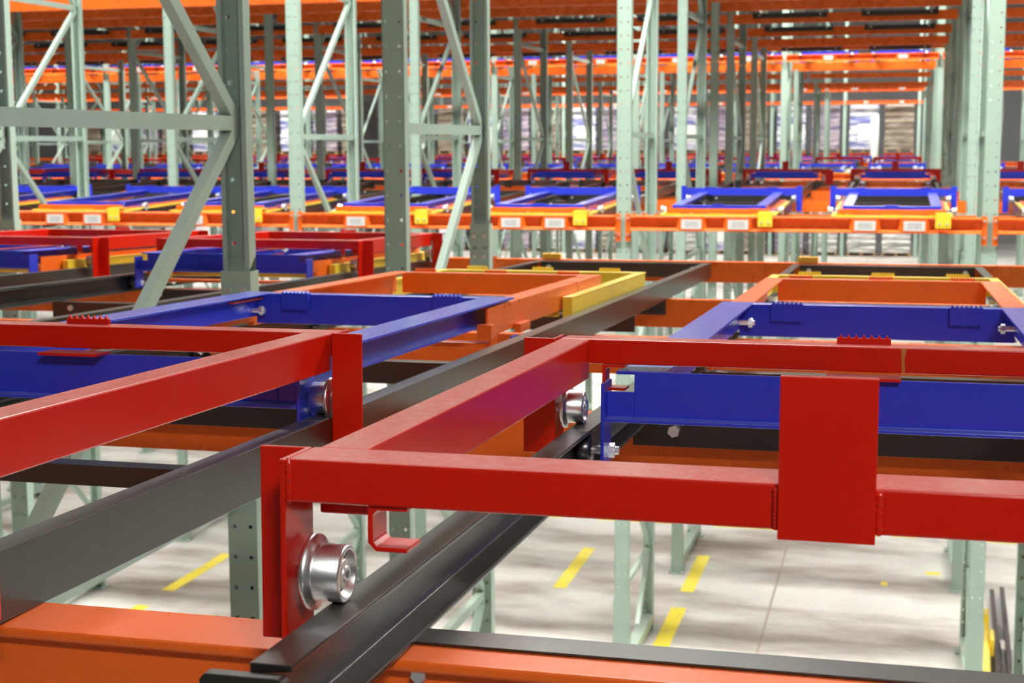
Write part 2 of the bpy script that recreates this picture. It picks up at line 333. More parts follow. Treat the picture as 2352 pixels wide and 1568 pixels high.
def build_frame(D, node, wN, wF, label, loc, detail):
    """two posts D apart; node 'far'/'near': which post carries the horizontals' joint at eye height"""
    fr = thing('rack_upright', label, 'rack upright', loc)
    dN = dF = 0.05
    obj('post', pm(wN, dN, -1, detail), 'green', fr); p = obj('post', pm(wF, dF, 1, detail), 'green', fr); p.location = (0, D, 0)
    for y in (0.02, D - 0.02):
        b = MB().box(-0.075, 0.075, y - 0.07, y + 0.07, 0, 0.01); bp_ = obj('base_plate', b, 'green', fr)
        if detail: obj('anchor_bolt', MB().hexx((0.06, y - 0.05, 0.016), 0.012, 0.014, 'z'), 'zinc', bp_)
    ya, yb = 0.03, D - 0.03
    zc = H + 0.065
    levels = [zc + PANEL * i for i in range(-3, 4)]
    hz = [z for i, z in enumerate(levels)]
    for z in hz:
        if 0.2 < z < ZT - 0.1: obj('brace', MB().box(-0.016, 0.016, ya, yb, z - 0.021, z + 0.021), 'green', fr)
    obj('brace', MB().box(-0.045, 0.045, ya, yb, 0.06, 0.13), 'green', fr)
    for i in range(-4, 4):
        za, zb = zc + PANEL * i, zc + PANEL * (i + 1)
        up = (i % 2 == 0)          # i=0: from node post at zc up to the other post
        nodey, othy = (yb, ya) if node == 'far' else (ya, yb)
        p0, p1 = ((nodey, za), (othy, zb)) if up else ((othy, za), (nodey, zb))
        if za < 0.15:
            tt = (0.2 - za) / (zb - za); p0 = (p0[0] + (p1[0] - p0[0]) * tt, 0.2)
        if p1[1] <= p0[1]: continue
        if zb > ZT: continue
        obj('brace', MB().bar((0, p0[0], p0[1]), (0, p1[0], p1[1]), 0.032, 0.04), 'green', fr)
    if node == 'far':   # lower part of the aisle-side post is doubled up to just under cart level, sloped top
        ys = D - dF - 0.004; zt = H - 0.37
        mb = MB(); web_sheet(mb, -wF / 2 - 0.002, wF / 2 + 0.002, 0, zt, ys - 0.003, 0.003) if detail else mb.box(-wF / 2 - 0.002, wF / 2 + 0.002, ys - .003, ys, 0, zt)
        mb.box(-wF / 2 - 0.006, -wF / 2 - 0.002, ys - .003, D + 0.004, 0, zt); mb.box(wF / 2 + 0.002, wF / 2 + 0.006, ys - .003, D + .004, 0, zt)
        mb.prism([(ys, zt), (D, zt), (D, zt + 0.045)], 'x', -wF / 2, wF / 2)
        r = obj('reinforcement', mb, 'green', fr)
        if detail:
            for sx in (-.024, .024):
                for dz in (0.055, 0.15): obj('bolt', MB().hexx((sx, ys - 0.008, zt - dz), 0.010, 0.010, 'y'), 'zinc', r)
    else:               # post guard sleeve at the foot of the aisle-side post
        g = MB(); g.prism([(-wN / 2 - .008, -.008), (wN / 2 + .008, -.008), (wN / 2 + .008, dN), (wN / 2 + .002, dN), (wN / 2 + .002, -.002), (-wN / 2 - .002, -.002), (-wN / 2 - .002, dN), (-wN / 2 - .008, dN)], 'z', 0, 0.62)
        g.raw([(-wN / 2 - .008, -.008, .62), (wN / 2 + .008, -.008, .62), (0, -.008, .67), (-wN / 2 - .008, -.002, .62), (wN / 2 + .008, -.002, .62), (0, -.002, .67)], [(0, 1, 2), (5, 4, 3), (0, 2, 5, 3), (1, 4, 5, 2)])
        obj('post_guard', g, 'green', fr)
    return remember(fr)
FR = {}
def frame(rk, idx, k, y0, D, node, wN, wF):
    r = RACKS[rk]; detail = rk in ('N', 'F', 'N2')
    lab = 'sage green upright frame, %s of the %s, %s' % (['front pair', 'rear pair', 'third pair'][idx], r['name'], plane_words(k))
    key = (round(D, 2), node, wN, wF, detail); loc = (plane(k), y0, -H); g = 'green upright frames'
    if key not in FR: FR[key] = build_frame(D, node, wN, wF, lab, loc, detail); FR[key]['group'] = g
    else: dup(FR[key], loc, lab, g)
# the racks' uprights: index 0 = pair next to the loading aisle
for k in (-2, -1, 0, 1):
    frame('N', 0, k, 5.60, 1.28, 'far', 0.088, 0.083)
    frame('N', 1, k, 2.76, 1.42, 'far', 0.088, 0.083)
for k in range(-4, 2):
    frame('F', 0, k, 10.66, 1.27, 'near', 0.105, 0.088)
    frame('F', 1, k, 13.58, 1.42, 'near', 0.088, 0.088)
for k in range(-6, 3):
    frame('N2', 0, k, 20.42, 1.42, 'far', 0.088, 0.088)
    frame('N2', 1, k, 17.50, 1.42, 'far', 0.088, 0.088)
for k in range(-7, 3): frame('F2', 0, k, 25.8, 1.27, 'near', 0.105, 0.088)
for k in range(-7, 3): frame('F2', 1, k, 28.75, 1.42, 'near', 0.088, 0.088)
for k in range(-9, 3): frame('N3', 0, k, 35.5, 1.42, 'far', 0.088, 0.088)
for k in range(-11, 3): frame('F3', 0, k, 40.8, 1.27, 'near', 0.105, 0.088)
for k in range(-14, 3): frame('F4', 0, k, 54.25, 1.27, 'near', 0.105, 0.088)

# single back posts of the third rack
P1 = thing('upright_post', 'x', 'rack upright', (plane(0), 16.0, -H), 'single back posts of the third rack')
obj('post', pm(0.088, 0.05, -1, True), 'green', P1); obj('base_plate', MB().box(-.075, .075, -.05, .09, 0, .01), 'green', P1); remember(P1)
P1['label'] = 'single sage green back post of the third rack, just left of the middle bay'
for k in (-6, -5, -4, -3, -2, -1, 1, 2): dup(P1, (plane(k), 16.0, -H), 'single sage green back post of the third rack, %s' % plane_words(k))

# ------------------------------------------------------------------ beams
BM = {}
def channel_x(x0, x1, zt, h, d, t, s):
    """channel along x, web at y=0, toes towards y = s*d; s=-1 opens to the camera"""
    y1 = s * d; tt = s * t
    if s < 0:   # aisle-side beams have thick rounded lips along both edges
        poly = [(0, zt), (y1 + .006, zt), (y1, zt - .005), (y1, zt - .012), (tt - .004, zt - .016), (tt, zt - .020), (tt, zt - h + .026), (y1 + .008, zt - h + .015), (y1, zt - h + .009), (y1, zt - h), (0, zt - h)]
        return MB().prism(poly, 'x', x0, x1)
    poly = [(0, zt), (y1, zt), (y1, zt - t * 1.3), (tt, zt - t * 1.3), (tt, zt - h + t * 1.3), (y1, zt - h + t * 1.3), (y1, zt - h), (0, zt - h)]
    return MB().prism(poly, 'x', x0, x1)
def beam(rk, row, k, y, zt, h=0.105, opn=1, detail=0, lvl=''):
    r = RACKS[rk]; nr = len(r['rows'])
    rowword = ('front beam' if row == 0 else ('rearmost beam' if row == nr - 1 and nr > 1 else 'row %s beam' % NUM[row + 1]))
    lab = 'orange %s of the %s, %s%s' % (rowword, r['name'], bay_words(k), lvl)
    key = (h, opn, detail); loc = (plane(k) + W / 2, y, zt)
    if key in BM: dup(BM[key], loc, lab); return
    hw = W / 2 - (0.053 if detail else 0.03)
    b = thing('rack_beam', lab, 'rack beam', loc, 'orange rack beams')
    if opn == -2:
        obj('channel', MB().prism([(0, 0), (-.080, 0), (-.082, -.002), (-.082, -.008), (-.079, -.011), (-.068, -.013), (-.068, -h), (0, -h)], 'x', -hw, hw), 'beam', b, bevel=0.001)
    else: obj('channel', channel_x(-hw, hw, 0, h, 0.042, 0.005, opn), 'beam', b, bevel=0.0012 if detail else 0)
    if detail:
        for s in (-1, 1):
            x0, x1 = sorted((s * (W / 2 - 0.018), s * (W / 2 - 0.053)))
            yy = opn * 0.012
            pl = obj('end_plate', MB().box(x0, x1, min(yy, yy + opn * .006), max(yy, yy + opn * .006), -0.185, 0.01), 'beam', b)
            xm = (x0 + x1) / 2
            for z in (-0.02, -0.135): obj('bolt', MB().hexx((xm, yy + opn * 0.010, z), 0.0095, 0.010, 'y'), 'zinc', pl)
    BM[key] = remember(b)
for k in (-2, -1, 0, 1):
    for i, y in enumerate(RACKS['N']['rows']):
        row = 4 - i
        if i == 0: beam('N', 4, k, 1.318, -0.457, 0.125, -2, 0)
        elif i == 4: beam('N', 0, k, 6.93, -0.537, 0.095, 1, 1)
        else: beam('N', row, k, y - 0.008, railz('N', y) - 0.072, 0.105, 1, 0)
for k in range(-4, 2):
    for i, y in enumerate(RACKS['F']['rows']):
        if i == 0: beam('F', 0, k, 10.66, -0.503, 0.108, -1, 1)
        else: beam('F', i, k, y, railz('F', y) - 0.072)
for k in range(-5, 2):
    for i, y in enumerate(RACKS['N2']['rows']):
        if i == 4: beam('N2', 0, k, 21.9, -0.537, 0.105, 1)
        elif i == 0: beam('N2', 4, k, 16.2, railz('N2', 16.3) - 0.07, 0.115, -1)
        else: beam('N2', 4 - i, k, y - .008, railz('N2', y) - .072)
for k in range(-7, 2): beam('F2', 0, k, 25.76, -0.50, 0.108, -1)
for k in range(-10, 2): beam('F3', 0, k, 40.75, -0.50, 0.108, -1)
for k in range(-13, 2): beam('F4', 0, k, 54.2, -0.45, 0.108, -1)
# upper level
UP = 1.93
for k in range(-4, 1):
    for i in (2, 3): beam('F', i, k, RACKS['F']['rows'][i], railz('F', RACKS['F']['rows'][i]) - .07 + UP, 0.105, 1, 0, ', upper level')
for k in range(-5, 2):
    for i, y in enumerate(RACKS['N2']['rows']):
        zt = railz('N2', y) - .072 + UP if i < 4 else -0.537 + UP
        beam('N2', 4 - i, k, y if i else 16.2, zt, 0.105, 1, 0, ', upper level')
for k in range(-7, 2):
    for i, y in enumerate(RACKS['F2']['rows'][:3]): beam('F2', i, k, y, (-0.48 if i == 0 else railz('F2', y) - .08) + UP, 0.108, -1 if i == 0 else 1, 0, ', upper level')
for k in range(-9, 2): beam('N3', 0, k, 36.95, -0.537 + UP, 0.105, 1, 0, ', upper level')
for k in range(-9, 2):
    for i in (1, 3): beam('N3', 4 - i, k, RACKS['N3']['rows'][i], railz('N3', RACKS['N3']['rows'][i]) - .072 + UP, 0.105, 1, 0, ', upper level')
for k in range(-10, 2):
    for i in (0, 1): beam('F3', i, k, RACKS['F3']['rows'][i], -0.48 + UP + i * .02, 0.108, -1 if i == 0 else 1, 0, ', upper level')
for k in range(-13, 2): beam('F4', 0, k, 54.2, -0.48 + UP, 0.108, -1, 0, ', upper level')

# unseen corrugated decks added above the racks to shade their upper beams
DK = None
for rk, kmin, y0, y1 in (('F', -4, 11.2, 15.4), ('N2', -6, 16.0, 21.6), ('F2', -7, 26.3, 30.4), ('N3', -9, 31.1, 36.7)):
    for k in range(kmin, 2):
        lab = 'added corrugated shading deck above %s, %s' % (RACKS[rk]['name'], bay_words(k)); L_ = y1 - y0
        d_ = thing('added_shade_deck', lab, 'deck', (plane(k) + W / 2, y0, 3.42), 'added shading decks over the racks')
        pr = []; n = 12; wd = (W - .02) / n
        for i in range(n): x = -W / 2 + .01 + i * wd; pr += [(x, 0), (x + wd * .35, 0), (x + wd * .5, .03), (x + wd * .85, .03)]
        pr.append((W / 2 - .01, 0)); pr += [(p, q + .004) for p, q in reversed(pr)]
        key = (rk,); 
        if key not in BM: BM[key] = MB().prism(pr, 'y', 0, L_).mesh('sheet', 'grey')
        obj('sheet', BM[key], 'grey', d_)

# ------------------------------------------------------------------ lane rails and ties
RH, RT, HALF = 0.070, 0.005, 0.410
def rail_poly(s):
    """channel; s=+1: web on the -x side with toes towards +x"""
    o = 0.0; i = s * 0.034; t = s * RT
    return [(o, 0), (i, 0), (i, -RT), (t * 1.6, -RT * 1.6), (t, -RT * 2.6), (t, -RH + RT * 2.6), (t * 1.6, -RH + RT * 1.6), (i, -RH + RT), (i, -RH), (o, -RH)]
RM = {}
def rails(rk, k, side, cx, lvl='', dz=0.0, bev=0.0):
    r = RACKS[rk]; rz = 0 if r['d'] > 0 else math.pi; L = r['L']
    for s, word in ((1, 'left'), (-1, 'right')):
        lab = 'black %s rail, %s lane, %s, %s%s' % (word, side, bay_words(k), r['name'], lvl)
        sx = s if r['d'] > 0 else -s
        key = (sx, L, bev > 0); loc = (cx - s * HALF, r['S'], Z0 + dz)
        if key in RM: dup(RM[key], loc, lab, rx=RX, rz=rz); continue
        a = thing('lane_rail', lab, 'rail', loc, 'black lane rails', rx=RX, rz=rz)
        obj('channel', MB().prism(rail_poly(sx), 'y', 0.043, L), 'black', a, bevel=bev)
        pl = MB().prism([(-sx * 0.034, -0.085), (-sx * 0.034, -0.011), (-sx * 0.030, -0.006), (sx * 0.029, -0.006), (sx * 0.033, -0.010), (sx * 0.033, -0.085)], 'y', 0.028, 0.041)
        obj('end_plate', pl, 'black', a, bevel=bev)
        RM[key] = remember(a)
TM = {}
def tie(rk, k, side, cx, y, where, lvl='', dz=0.0, h=0.055, full=True, top=-0.072):
    r = RACKS[rk]; lab = 'black tie %s, %s lane, %s, %s%s' % (where, side, bay_words(k), r['name'], lvl.replace(' level', ''))
    key = (h, full); loc = (cx, y, railz(rk, y) + top + dz)
    if key in TM: dup(TM[key], loc, lab); return
    a = thing('rail_tie', lab, 'rail tie', loc, 'black cross ties between the rails')
    hw = 0.41 if full else 0.375
    obj('angle', MB().prism([(0, 0), (0.035, 0), (0.035, -.004), (.004, -.004), (.004, -h), (0, -h)], 'x', -hw, hw), 'black', a, bevel=.0008)
    for s in (-1, 1):
        obj('bolt', MB().hexx((s * 0.335, -0.004, -h * .38), 0.011, 0.010, 'y'), 'zinc', a)
    TM[key] = remember(a)
for k, side, cx in lanes(-2, 0) + [(1, 'left', 1.265)]:
    rails('N', k, side, cx, bev=0.0012)
    tie('N', k, side, cx, 1.95, 'at the high end', top=-0.059, h=0.031, full=False); tie('N', k, side, cx, 2.66, 'on the fourth beam', top=-0.070, h=.047)
    tie('N', k, side, cx, 3.42, 'midway'); tie('N', k, side, cx, 4.85, 'past midway')
    tie('N', k, side, cx, 5.53, 'on the second beam', top=-0.070)
    tie('N', k, side, cx, 6.84, 'at the low end', h=0.066, full=False, top=0.0)
for k, side, cx in lanes(-3, 0) + [(1, 'left', 1.265)]:
    rails('F', k, side, cx)
    tie('F', k, side, cx, 11.80, 'near the aisle', top=-.035, h=.075); tie('F', k, side, cx, 12.62, 'behind the first tie', top=-.03, h=.045); tie('F', k, side, cx, 13.5, 'midway', top=-.018, h=.088); tie('F', k, side, cx, 14.9, 'at the high end', full=True)
for k, side, cx in lanes(-5, 0) + [(1, 'left', 1.265)]:
    rails('N2', k, side, cx); tie('N2', k, side, cx, 16.35, 'at the high end'); tie('N2', k, side, cx, 18.9, 'midway')
for k, side, cx in lanes(-5, 0):
    rails('N2', k, side, cx, ', upper level', UP)
    for y, wd in ((17.4, 'at fourth beam'), (18.93, 'at third beam'), (21.7, 'at front beam')): tie('N2', k, side, cx, y, wd, ', upper level', UP)
for k, side, cx in lanes(-7, 0):
    rails('F2', k, side, cx); rails('F2', k, side, cx, ', upper level', UP); rails('N3', k, side, cx); rails('F3', k, side, cx); rails('F3', k, side, cx, ', upper level', UP)
for k, side, cx in lanes(-12, 0): rails('F4', k, side, cx)
o = thing('rail_tie', 'black steel bar lying along the orange beam nearest the camera', 'rail tie', (-0.045, 1.280, -0.4538), 'black cross ties between the rails')
obj('angle', MB().prism([(0, 0), (0.041, 0), (0.041, -.035), (.0385, -.035), (.0385, -.003), (0, -.003)], 'x', -0.395, 0.9), 'black', o, bevel=.0008)
b0 = MB(); b0.hexx((-0.4055, 1.2445, -0.4715 + H), 0.0072, 0.010, 'y'); o = obj('beam_bolt', b0, 'zinc'); tag(o, 'grey hex bolt on the face of the orange beam nearest the camera', 'bolt')

# ------------------------------------------------------------------ carts
def pad(parent, x0, x1, y, z0, z1, mat, both=False, dy=0.006, n=7):
    """toothed grip plate"""
    p = [(x0, z0)] ; wd = (x1 - x0) / n; th = 0.0055
    if both:
        p = []
        for i in range(n): p += [(x0 + wd * i, z0), (x0 + wd * (i + .5), z0 - th)]
        p.append((x1, z0))
    else: p.append((x1, z0))
    p.append((x1, z1))
    for i in range(n): p += [(x1 - wd * (i + .25), z1), (x1 - wd * (i + .5), z1 + th), (x1 - wd * (i + .75), z1)]
    p.append((x0, z1))
    q = []
    for a in p:
        if not q or (abs(a[0] - q[-1][0]) + abs(a[1] - q[-1][1])) > 1e-6: q.append(a)
    return obj('grip_pad', MB().prism(q, 'y', y, y + dy), mat, parent)
def wheel(parent, x, y, z, s, R=0.0245, fl=0.0078, wd=0.0275, mat='steel', n=40, hub=True):
    """flanged roller; flange on the outer side (s = side of the lane), dished face towards the lane centre"""
    pr = [(-wd, R - .0095), (-wd + .001, R - .0035), (-wd, R - .002), (-wd + .002, R), (-.0035, R), (-.0015, R + .001), (0, R + fl), (.005, R + fl), (.006, R + fl - .001), (.006, .012)]
    pr2 = [(-wd + .012, 0.006), (-wd + .011, R - .0065), (-wd + .001, R - .0045), (-wd, R - .0035), (-wd + .001, R - .001), (-wd + .002, R)] + pr[4:]
    P = [(px * s, r) for px, r in pr2]
    w_ = obj('wheel', MB().lathe(P, (x, y, z), n), mat, parent)
    if hub:
        obj('recess_shade', MB().lathe([(s * (-wd + .0085), .010), (s * (-wd + .0085), R - .0062), (s * (-wd + .012), R - .0062)], (x, y, z), 28), 'darksteel', w_)  # dark ring that paints in the shade of the wheel's recess
        obj('hub', MB().lathe([(s * (-wd + .003), .0035), (s * (-wd + .003), .0115), (s * (-wd + .0045), .0128), (s * (-wd + .013), .0128), (s * (-wd + .014), 0.004)], (x, y, z), 28), 'hub', w_)
        obj('axle', MB().lathe([(s * (-wd + .001), .0035), (s * (-wd + .0004), .0062), (s * (-wd + .003), .0075), (s * .016, .0062)], (x, y, z), 20), 'zinc', w_)
        obj('socket', MB().hexx((x + s * (-wd + .0008), y, z), .0036, .0012), 'darksteel', w_)
    return w_
def angle_post(parent, s, y, ztop, zbot, leg1, mat, x=0.437, leg2=0.062):
    """vertical angle iron: one leg towards the lane end, one beside the wheel"""
    t = 0.005; p = [(s * x, y), (s * (x + leg1), y), (s * (x + leg1), y + t), (s * (x + t), y + t), (s * (x + t), y + leg2), (s * x, y + leg2)]
    return obj('corner_post', MB().prism(p, 'z', zbot, ztop), mat, parent, bevel=0.0012)
def angle_front(c, s, m, T):
    p = [(s * .437, -.003), (s * .442, -.003), (s * .442, .054), (s * .484, .054), (s * .484, .059), (s * .437, .059)]
    return obj('corner_post', MB().prism(p, 'z', -.043, T), m, c, bevel=0.0014)
def bead(parent, x, y, z0, z1, mat, n, r):
    """one lumpy weld bead running up a joint"""
    vs = []; fs = []; k = 10; st = n * 3
    for i in range(st + 1):
        z = z0 + (z1 - z0) * i / st; rr = r * (0.80 + 0.22 * math.sin(i * 2.1) + random.uniform(-.06, .06)) * (0.3 if i in (0, st) else 1)
        for q in range(k): a = 2 * math.pi * q / k; vs.append((x + rr * math.cos(a), y + rr * .8 * math.sin(a), z))
    for i in range(st):
        for q in range(k): fs.append((i * k + q, i * k + (q + 1) % k, (i + 1) * k + (q + 1) % k, (i + 1) * k + q))
    mb = MB().raw(vs, fs, True); mb.raw(vs[:k], [tuple(range(k))]); mb.raw(vs[-k:], [tuple(range(k))])
    return obj('weld_bead', mb, mat, parent)
def cart_red(label, loc, rz=0.0, L=1.07, group='red carts', plate=True):
    c = thing('red_cart', label, 'push-back cart', loc, group, rx=RX, rz=rz); m = 'red'; B = 0.0022; T = 0.127
    obj('front_beam', MB().box(-0.4368, 0.4368, 0, 0.060, T - 0.036, T), m, c, bevel=B)
    obj('rear_beam', MB().box(-0.432, 0.432, L - 0.050, L, T - 0.036, T), m, c, bevel=B)
    for s in (-1, 1):
        x0, x1 = sorted((s * 0.432, s * 0.388)); obj('side_beam', MB().box(x0, x1, 0.0605, L - 0.0505, T - 0.058, T - 0.0003), m, c, bevel=B)
        angle_front(c, s, m, T)
        angle_post(c, s, L - 0.060, T + 0.001, -0.043, 0.048, m)
        for y in (0.034, L - 0.035):
            wheel(c, s * 0.4235, y, 0.0245, s)
        x0, x1 = (-0.366, -0.362)
        for yy, nm in ((0.004, 'front'), (L - 0.055, 'rear')):
            zt = T - 0.036; q = []
            pr = [(0, 0), (.034, 0), (.034, -.004), (.008, -.004), (.0045, -.008), (.0045, -.030), (.008, -.034), (.034, -.034), (.034, -.038), (.007, -.038), (0, -.031)]
            q = [(-s_ * 0 + (-0.368 + a if s < 0 else 0.368 - a), zt + b_) for s_, (a, b_) in ((1, p) for p in pr)]
            obj('hook', MB().prism(q, 'y', yy, yy + 0.036), m, c, bevel=0.0008)
    if plate:
        sp = obj('stop_plate', MB().box(-0.037, 0.035, -0.0068, -0.0005, T - 0.042, T + 0.083), m, c, bevel=0.0010)
        bead(sp, -.0385, -.001, T - .036, T - .003, m, 11, .0034); bead(sp, .0375, -.001, T - .036, T - .001, m, 6, .0048)
    for s in (-1, 1): bead(c, s * .4345, -.0005, T - .037, T + .001, m, 4, .0042)
    pad(c, -0.035, 0.040, L - 0.016, T - 0.001, T + 0.0085, m)
    obj('catch_plate', MB().prism([(L - .085, T - .040), (L - .04, T - .040), (L - .04, T - .056), (L - .044, T - .056), (L - .044, T - .0445), (L - .085, T - .0445)], 'x', -.047, .055), m, c, bevel=.0006)
    return remember(c)
def u_side(s, x_out, x_in, zt, zb, webx, t=0.005, foot=0.02):
    """side member: wide top flange, upright web, short foot"""
    p = [(x_out, zt), (x_in, zt), (x_in, zt - t), (webx - t, zt - t), (webx - t, zb), (webx + foot, zb), (webx + foot, zb + t), (webx, zb + t), (webx, zt - t), (x_out, zt - t)]
    return [(s * a, b_) for a, b_ in p]
def low_wheel(c, s, y, z=-0.036, mat='darksteel', x=0.398):
    w_ = obj('wheel', MB().lathe([(s * a, r) for a, r in ((-.016, .005), (-.016, .020), (-.014, .0225), (.0, .0225), (.004, .0225), (.005, .020), (.005, .005))], (x * s, y, z), 32), mat, c)
    obj('nut', MB().hexx((s * (x - .044), y, z), .011, .010), 'zinc', w_)
    obj('axle_bolt', MB().cylx((s * (x - .030), y, z), .0062, .050, 16), 'zinc', w_)
    return w_
def cart_blue(label, loc, rz=0.0, L=1.37, group='blue carts'):
    c = thing('blue_cart', label, 'push-back cart', loc, group, rx=RX, rz=rz); m = 'blue'; B = 0.0012; T = 0.0835; t = .005
    p = [(0, T - t), (0, T), (.006, T), (.006, T - .068), (-.0005, T - .068), (-.024, T - .0665), (-.024, T - .0715), (.006, T - .0715), (.006, T - .0715)]
    fb = MB().prism([(0.0, T), (.006, T), (.006, T - .0715), (-.024, T - .0715), (-.024, T - .0665), (0, T - .0665)], 'x', -0.318, 0.318)
    for s in (-1, 1):
        x0, x1 = sorted((s * .318, s * .358)); fb.prism([(0.0, T - .030), (.006, T - .030), (.006, T - .0715), (-.024, T - .0715), (-.024, T - .0665), (0, T - .0665)], 'x', x0, x1)
    obj('front_beam', fb, m, c, bevel=B)
    obj('rear_beam', MB().prism([(L - .05, T), (L, T), (L, T - .005), (L - .044, T - .005), (L - .044, T - .074), (L - .05, T - .074)], 'x', -.3, .3), m, c, bevel=B)
    for s in (-1, 1):
        obj('side_beam', MB().prism(u_side(s, .345, .272, T + .0002, T - .056, .302), 'y', 0.002, L - 0.0), m, c, bevel=B)
        x0, x1 = sorted((s * .358, s * .363))
        ep = obj('end_plate', MB().box(x0, x1, -.022, .040, -.055, T - .016), m, c, bevel=B)
        low_wheel(c, s, .018)
        x0, x1 = sorted((s * .358, s * .363)); obj('end_plate', MB().box(x0, x1, L - .09, L - .03, -.055, -.002), m, c, bevel=B)
        low_wheel(c, s, L - .06)
        bt = obj('axle_bolt', MB().cylx((s * .285, L - .085, T - .040), .0055, .045, 14), 'zinc', c); obj('nut', MB().hexx((s * .272, L - .085, T - .040), .011, .009), 'zinc', bt)
        pad(c, min(s * .155, s * .225) + (.006 if s > 0 else -.002), max(s * .155, s * .225) + (.006 if s > 0 else -.002), L - .070, T - .034, T + .003, m, True, .020)
    return remember(c)
def cart_orange(label, loc, rz=0.0, L=1.35, group='orange carts'):
    c = thing('orange_cart', label, 'push-back cart', loc, group, rx=RX, rz=rz); m = 'orange'; B = .0012; T = .0735
    obj('rear_beam', MB().prism([(L - .045, T), (L, T), (L, T - .005), (L - .040, T - .005), (L - .040, T - .066), (L - .045, T - .066)], 'x', -.30, .30), m, c, bevel=B)
    obj('front_beam', MB().box(-.333, .333, 0.002, .042, -.018, -.006), m, c, bevel=B)
    for s in (-1, 1):
        pr = [(.340, T), (.284, T), (.284, T - .004), (.334, T - .004), (.334, T - .066), (.340, T - .066)]
        obj('side_beam', MB().prism([(s * a, b_) for a, b_ in pr], 'y', 0.0, L), m, c, bevel=B)
        x0, x1 = sorted((s * .322, s * .356)); obj('hook', MB().box(x0, x1, -.03, -.002, .004, .038), m, c, bevel=B)
        x0, x1 = sorted((s * .341, s * .357)); obj('tab', MB().box(x0, x1, .24, .34, -.004, .018), m, c, bevel=B)
        low_wheel(c, s, .03, mat='steel'); low_wheel(c, s, L - .05)
        for yy in (.03, L - .05):
            x0, x1 = sorted((s * .341, s * .346)); obj('end_plate', MB().box(x0, x1, yy - .03, yy + .03, -.052, .02), m, c)
    for x in (-.235, 0.0, .235): pad(c, x - .035, x + .035, L - .006, T - .002, T + .007, m, n=9)
    return remember(c)
def cart_yellow(label, loc, rz=0.0, L=1.24, group='yellow carts'):
    c = thing('yellow_cart', label, 'push-back cart', loc, group, rx=RX, rz=rz); m = 'yellow'; B = .0012; T = .046
    obj('rear_beam', MB().prism([(L - .05, T), (L, T), (L, T - .005), (L - .045, T - .005), (L - .045, T - .060), (L - .05, T - .060)], 'x', -.365, .365), m, c, bevel=B)
    obj('front_beam', MB().prism([(.0, T - .01), (.005, T - .01), (.005, T - .055), (-.02, T - .055), (-.02, T - .050), (0, T - .050)], 'x', -.335, .335), m, c, bevel=B)
    for s in (-1, 1):
        pr = [(.374, T), (.344, T), (.344, T - .004), (.366, T - .004), (.366, T - .062), (.371, T - .062), (.371, T - .004), (.374, T - .004)]
        obj('side_beam', MB().prism([(s * a, b_) for a, b_ in pr], 'y', 0.0, L), m, c, bevel=B)
        x0, x1 = sorted((s * .345, s * .372)); obj('end_plate', MB().box(x0, x1, -.006, .0, -.020, T), m, c, bevel=B)
        low_wheel(c, s, .03); low_wheel(c, s, L - .05)
    for x in (-.245, 0.0, .245): pad(c, x - .038, x + .038, L - .012, T - .002, T + .009, m, n=10)
    return remember(c)
def cart_bluetop(label, loc, rz=0.0, L=1.62, group='blue carts with a raised back bar'):
    """top cart of the racks across the aisle: low nose frame, raised push bar on two posts at the back"""
    c = thing('blue_cart', label, 'push-back cart', loc, group, rx=RX, rz=rz); m = 'blue'
    obj('push_bar', MB().box(-.455, .455, 0, .045, .045, .103), m, c)
    obj('front_beam', MB().box(-.33, .33, L - .05, L, .035, .069), m, c)
    for s in (-1, 1):
        obj('side_beam', MB().prism([(s * a, b_) for a, b_ in [(.335, .070), (.262, .070), (.262, .065), (.300, .065), (.300, .026), (.306, .026), (.306, .065), (.335, .065)]], 'y', .04, L - .05), m, c)
        x0, x1 = sorted((s * .440, s * .485)); obj('corner_post', MB().box(x0, x1, 0.046, .053, -.08, .121), m, c)
        wheel(c, s * .432, .075, .0245, s, mat='zinc', n=16, hub=False); wheel(c, s * .432, L - .2, .0245, s, mat='zinc', n=16, hub=False)
        x0, x1 = sorted((s * .300, s * .435)); obj('axle_arm', MB().box(x0, x1, L - .205, L - .195, .02, .03), m, c)
    obj('grip_pad', MB().box(-.045, .045, L - .012, L + .004, .052, .078), m, c)
    for s in (-1, 1):
        for x in (s * .25,): obj('grip_pad', MB().box(x - .04, x + .04, .02, .05, .104, .110), m, c)
    return remember(c)
def cart_orange_far(label, loc, rz, L=1.5):
    c = thing('orange_cart', label, 'push-back cart', loc, 'orange carts under the blue ones', rx=RX, rz=rz); m = 'orange'
    obj('front_beam', MB().box(-.36, .36, L - .03, L, .020, .050), m, c); obj('rear_beam', MB().box(-.36, .36, 0, .03, -.05, -.03), m, c)
    for s in (-1, 1):
        x0, x1 = sorted((s * .315, s * .365)); obj('side_beam', MB().prism([(s * .315, .024), (s * .372, .024), (s * .372, -.012), (s * .367, -.012), (s * .367, .019), (s * .315, .019)], 'y', 0.03, L - .03), m, c)
    for x in (-.27, .27): obj('grip_pad', MB().box(x - .05, x + .05, L, L + .006, .022, .054), m, c)
    return remember(c)
def cart_yellow_far(label, loc, rz, L=1.5):
    c = thing('yellow_cart', label, 'push-back cart', loc, 'yellow carts under the orange ones', rx=RX, rz=rz); m = 'yellow'
    obj('front_beam', MB().box(-.385, .385, L - .03, L, -.012, .012), m, c); obj('rear_beam', MB().box(-.34, .34, 0, .03, -.062, -.050), m, c)
    for s in (-1, 1): obj('side_beam', MB().prism([(s * .345, .013), (s * .404, .013), (s * .404, -.050), (s * .398, -.050), (s * .398, .007), (s * .345, .007)], 'y', 0.0, L), m, c)
    for x in (-.31, 0.0, .31): obj('grip_pad', MB().box(x - .06, x + .06, L, L + .01, -.012, .018), m, c)
    return remember(c)
